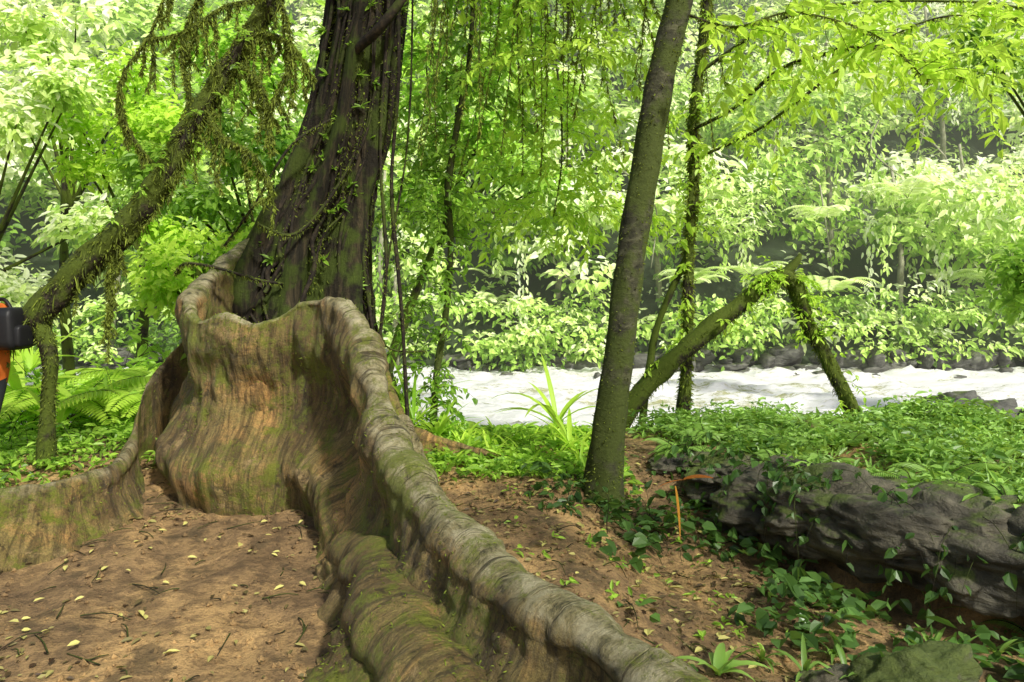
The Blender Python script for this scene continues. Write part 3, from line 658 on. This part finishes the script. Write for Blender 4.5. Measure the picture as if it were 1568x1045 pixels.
rocks('river_stones',[((rng.uniform(-6,20),rng.uniform(21.5,23.4),-1.0),(.1+.3*rng.random()**2,.22,rng.uniform(.06,.16))) for _ in range(22)],M_boulder,3)
M_ms=m_rock('mossy_stone',(.05,.05,.03),(.22,.21,.14),.9)
rocks('mossy_stone',[((1.86,3.36,-.27),(.27,.19,.20))],M_ms,5)
rocks('mossy_stone',[((1.52,3.5,-.36),(.15,.13,.13))],M_ledge,5)
rocks('path_stone',[((-1.75,3.05,-.03),(.13,.10,.04)),((-1.45,2.98,-.03),(.08,.07,.04))],M_soil)
V=[];F=[]
O=np.array([(1,0,0),(0,1,0),(-1,0,0),(0,-1,0),(0,0,1),(0,0,-1)],float); OF=[(0,1,4),(1,2,4),(2,3,4),(3,0,4),(1,0,5),(2,1,5),(3,2,5),(0,3,5)]
for k in range(8500):
    y=rng.uniform(2.2,7.5); x=rng.uniform(-4.2,2.2)
    if noise.noise(Vector((x*1.3,y*1.3,0)))<-.05 and k%3: continue
    if x>xe(y): continue
    s=.004+.018*rng.random()**3; b=len(V)
    for o in O: V.append(np.array([x,y,Hd(x,y)+s*.3])+o*s*(.6+.8*rng.random(3)))
    F+=[(a+b,c+b,d+b) for a,c,d in OF]
mesh_np('soil_clods',np.array(V),F,M_soil)
f=Fol()
def lit(x,y,L,t,dz=.012):
    a=rng.uniform(0,6.28); f.add((x,y,Hd(x,y)+dz),(math.cos(a),math.sin(a),.1*rng.normal()),(rng.normal()*.25,rng.normal()*.25,1),L,L*.5,t,.1)
for k in range(12000):
    y=rng.uniform(2.5,8); x=rng.uniform(-4.8,2.4)
    if x>xe(y): continue
    onpath=(-2.7<x<-.9 and 3.4<y<5)
    if onpath and rng.random()<.90: continue
    if noise.noise(Vector((x*1.7,y*1.7,4)))<-.05 and rng.random()<.8: continue
    lit(x,y,rng.uniform(.015,.06),rng.random()**1.7*.6)
for k in range(60): lit(rng.uniform(-3.2,-1.1),rng.uniform(2.9,5),rng.uniform(.04,.065),.98,.02)
for k in range(120): lit(rng.uniform(0,1.6),rng.uniform(3.4,7),rng.uniform(.04,.09),.9,.02)
f.build('leaf_litter',M_dry)
w=Wood()
for k in range(360):
    y=rng.uniform(2.8,7.5); x=rng.uniform(-4.5,2); a=rng.uniform(0,6.28); l=rng.uniform(.05,.25)
    if x>xe(y): continue
    z=Hd(x,y)+.01; w.tube([(x,y,z),(x+l*.5*math.cos(a)+.01,y+l*.5*math.sin(a),z+.01),(x+l*math.cos(a),y+l*math.sin(a),Hd(x+l*math.cos(a),y+l*math.sin(a))+.008)],[.004,.003,.002],5,n=6)
w.build('fallen_twigs',M_vine)
b=Blades(); b.blade((1.08,4.85,.30),(.1,-.05,-1),.36,.06,.9,.2); b.blade((1.15,4.9,.33),(1,-.4,.35),.20,.09,.05,.3); b.blade((1.15,4.9,.33),(-1,-.2,.05),.2,.015,.1,.5)
b.build('dead_leaf',M_orangeleaf)
f=Fol()
idx=rng.integers(0,len(lf.V),24000); P=np.array(lf.V)[idx]
keep=np.array([noise.fractal(Vector(p*2.0),1,2,3)>.06 for p in P]); P=P[keep]; n=len(P)
f.add(P,rng.normal(size=(n,3))+np.array([-.3,-.3,.4]),rng.normal(size=(n,3)),.010+.014*rng.random(n),.006,.5+rng.normal(size=n)*.2)
mm=f.build('root_moss',M_moss); mm.parent=bpy.data.objects['buttress_root_tree']

# ---------------------------------------------------------------- person at the left edge
def person(px,py,gz):
    V=[];Rr=[];E=[];ix={}
    def j(n,x,y,z,r,par=None):
        ix[n]=len(V); V.append((px+x,py+y,gz+z)); Rr.append(r)
        if par: E.append((ix[par],ix[n]))
    j('pel',0,0,.93,.14); j('waist',0,0,1.08,.125,'pel'); j('chest',0,0,1.28,.15,'waist'); j('nb',-.02,0,1.43,.075,'chest'); j('neck',-.03,0,1.50,.055,'nb'); j('head',-.05,0,1.60,.09,'neck'); j('top',-.04,0,1.68,.075,'head')
    for s in (-1,1):
        n=str(s)
        j('sh'+n,0,.19*s,1.38,.06,'chest'); j('el'+n,-.03,.25*s,1.10,.045,'sh'+n); j('wr'+n,-.20,.22*s,.95,.032,'el'+n); j('palm'+n,-.27,.21*s,.92,.035,'wr'+n)
        for i,(dy,l) in enumerate(((-.03,.065),(-.01,.08),(.01,.075),(.03,.06))):
            j(f'f{n}{i}',-.33,.21*s+dy,.90,.010,'palm'+n); j(f'g{n}{i}',-.33-l*.5,.21*s+dy,.87,.008,f'f{n}{i}')
        j('th'+n,-.27,.21*s-.045*s,.95,.011,'palm'+n)
        j('hip'+n,0,.09*s,.86,.10,'pel'); j('kn'+n,-.04*s-.02,.10*s,.48,.062,'hip'+n); j('an'+n,-.07*s,.10*s,.09,.042,'kn'+n); j('toe'+n,-.07*s-.17,.11*s,.04,.035,'an'+n)
    me=bpy.data.meshes.new('b'); me.from_pydata(V,E,[]); o=col(bpy.data.objects.new('body',me))
    o.modifiers.new('s','SKIN'); 
    if not me.skin_vertices: me.skin_vertices.new()
    for i,r in enumerate(Rr): me.skin_vertices[0].data[i].radius=(r,r)
    me.skin_vertices[0].data[0].use_root=True
    sb=o.modifiers.new('u','SUBSURF'); sb.levels=2; sb.render_levels=2
    dg=bpy.context.evaluated_depsgraph_get(); nm=bpy.data.meshes.new_from_object(o.evaluated_get(dg)); o.modifiers.clear(); o.data=nm
    def cm(n,c,r=.8):
        m,nt=newmat(n); v=objvec(nt); finish(nt,mixc(nt,noisen(nt,30,4,.6,v),c,tuple(x*.75 for x in c)),r,noisen(nt,90,3,.5,v),.2,.004); return m
    nm.materials.clear()
    for m in (cm('orange_fabric',(.85,.20,.03)),cm('dark_trousers',(.03,.035,.04)),cm('skin',(.42,.24,.16),.5),cm('boot_leather',(.03,.02,.015),.5),cm('dark_hair',(.015,.01,.008),.6)): nm.materials.append(m)
    for p in nm.polygons:
        z=p.center.z-gz; x=p.center.x-px; y=abs(p.center.y-py); p.use_smooth=True
        if z>1.475: k=4 if (z>1.64 or x>-.02) else 2
        elif y>.15 and z<1.05 and z>.8 and x<-.1: k=2
        elif z>.80: k=0
        elif z<.13: k=3
        else: k=1
        p.material_index=k
    parts=[o]
    bm=bmesh.new()
    for c,s in (((-.145,0,1.595),(.022,.014,.025)),((-.04,.088,1.60),(.02,.012,.03)),((-.04,-.088,1.60),(.02,.012,.03))): rockdata(bm,(px+c[0],py+c[1],gz+c[2]),s,1,2)
    me=bpy.data.meshes.new('nose_and_ears'); bm.to_mesh(me); bm.free(); me.materials.append(nm.materials[2]); parts.append(col(bpy.data.objects.new('nose_and_ears',me)))
    bm=bmesh.new()
    for c,s in (((-.128,.032,1.625),(.01,.013,.007)),((-.128,-.032,1.625),(.01,.013,.007)),((-.13,0,1.555),(.01,.024,.006))): rockdata(bm,(px+c[0],py+c[1],gz+c[2]),s,1,2)
    me=bpy.data.meshes.new('eyes_and_mouth'); bm.to_mesh(me); bm.free(); me.materials.append(nm.materials[4]); parts.append(col(bpy.data.objects.new('eyes_and_mouth',me)))
    bm=bmesh.new(); bmesh.ops.create_cube(bm,size=1); bmesh.ops.bevel(bm,geom=bm.edges[:],offset=.22,segments=5,profile=.5,affect='EDGES')
    for v_ in bm.verts: v_.co=Vector((px+.19+v_.co.x*.19*(1+.25*(-v_.co.z)),py+v_.co.y*.32,gz+1.22+v_.co.z*.34))
    t=bmesh.new(); bmesh.ops.create_cube(t,size=1); bmesh.ops.bevel(t,geom=t.edges[:],offset=.2,segments=4,profile=.5,affect='EDGES')
    for v_ in t.verts: v_.co=Vector((px+.28+v_.co.x*.09,py+v_.co.y*.24,gz+1.16+v_.co.z*.18))
    m2=bpy.data.meshes.new('t'); t.to_mesh(m2); bm.from_mesh(m2)
    me=bpy.data.meshes.new('backpack'); bm.to_mesh(me); bm.free(); me.polygons.foreach_set('use_smooth',[True]*len(me.polygons)); bk=cm('black_nylon',(.012,.012,.013),.5); me.materials.append(bk); parts.append(col(bpy.data.objects.new('backpack',me)))
    w=Wood()
    for s in (-1,1): w.tube([(px+.12,py+.11*s,gz+1.34),(px+.03,py+.12*s,gz+1.455),(px-.10,py+.12*s,gz+1.38),(px-.155,py+.12*s,gz+1.2),(px-.05,py+.15*s,gz+1.04),(px+.12,py+.13*s,gz+1.08)],.016,6)
    parts.append(w.build('straps',bk))
    empty('hiker',parts)
person(-4.22,5.9,H(-4.22,5.9))

# ---------------------------------------------------------------- light mist over the river valley
me=bpy.data.meshes.new('mist'); bm=bmesh.new(); bmesh.ops.create_cube(bm,size=1)
for v_ in bm.verts: v_.co=Vector((v_.co.x*160,47+v_.co.y*64,20+v_.co.z*44))
bm.to_mesh(me); bm.free()
m,nt=newmat('mist'); vs=nd(nt,'ShaderNodeVolumeScatter'); vs.inputs['Density'].default_value=.0055; vs.inputs['Color'].default_value=(1,1,.88,1)
o=nd(nt,'ShaderNodeOutputMaterial'); nt.links.new(vs.outputs[0],o.inputs['Volume']); me.materials.append(m); col(bpy.data.objects.new('mist',me))

# ---------------------------------------------------------------- light, sky, camera
S=Vector((.42,-.60,.70)).normalized()
sun=bpy.data.lights.new('sun','SUN'); sun.energy=5.0; sun.angle=math.radians(4); sun.color=(1,.97,.88)
so=col(bpy.data.objects.new('sun',sun)); so.rotation_euler=(-S).to_track_quat('-Z','Y').to_euler()
wd_=bpy.data.worlds.new("World"); scene.world=wd_; wd_.use_nodes=True; nt=wd_.node_tree
sk=nt.nodes.new('ShaderNodeTexSky'); sk.sky_type='NISHITA'; sk.sun_disc=False
sk.sun_elevation=math.asin(S.z); sk.sun_rotation=math.atan2(S.x,S.y); sk.air_density=1.; sk.dust_density=3.; sk.ozone_density=.5
nt.links.new(sk.outputs[0],nt.nodes['Background'].inputs[0]); nt.nodes['Background'].inputs[1].default_value=.15
cam=bpy.data.cameras.new('camera'); co=col(bpy.data.objects.new('camera',cam)); co.location=(0,0,1.6); co.rotation_euler=(math.radians(90),0,0)
cam.lens=25.7; cam.sensor_width=36; cam.shift_y=-(522.5-445)/1568; cam.clip_end=600; cam.clip_start=.05
scene.camera=co
scene.view_settings.view_transform='Standard'; scene.view_settings.look='None'; scene.view_settings.exposure=0
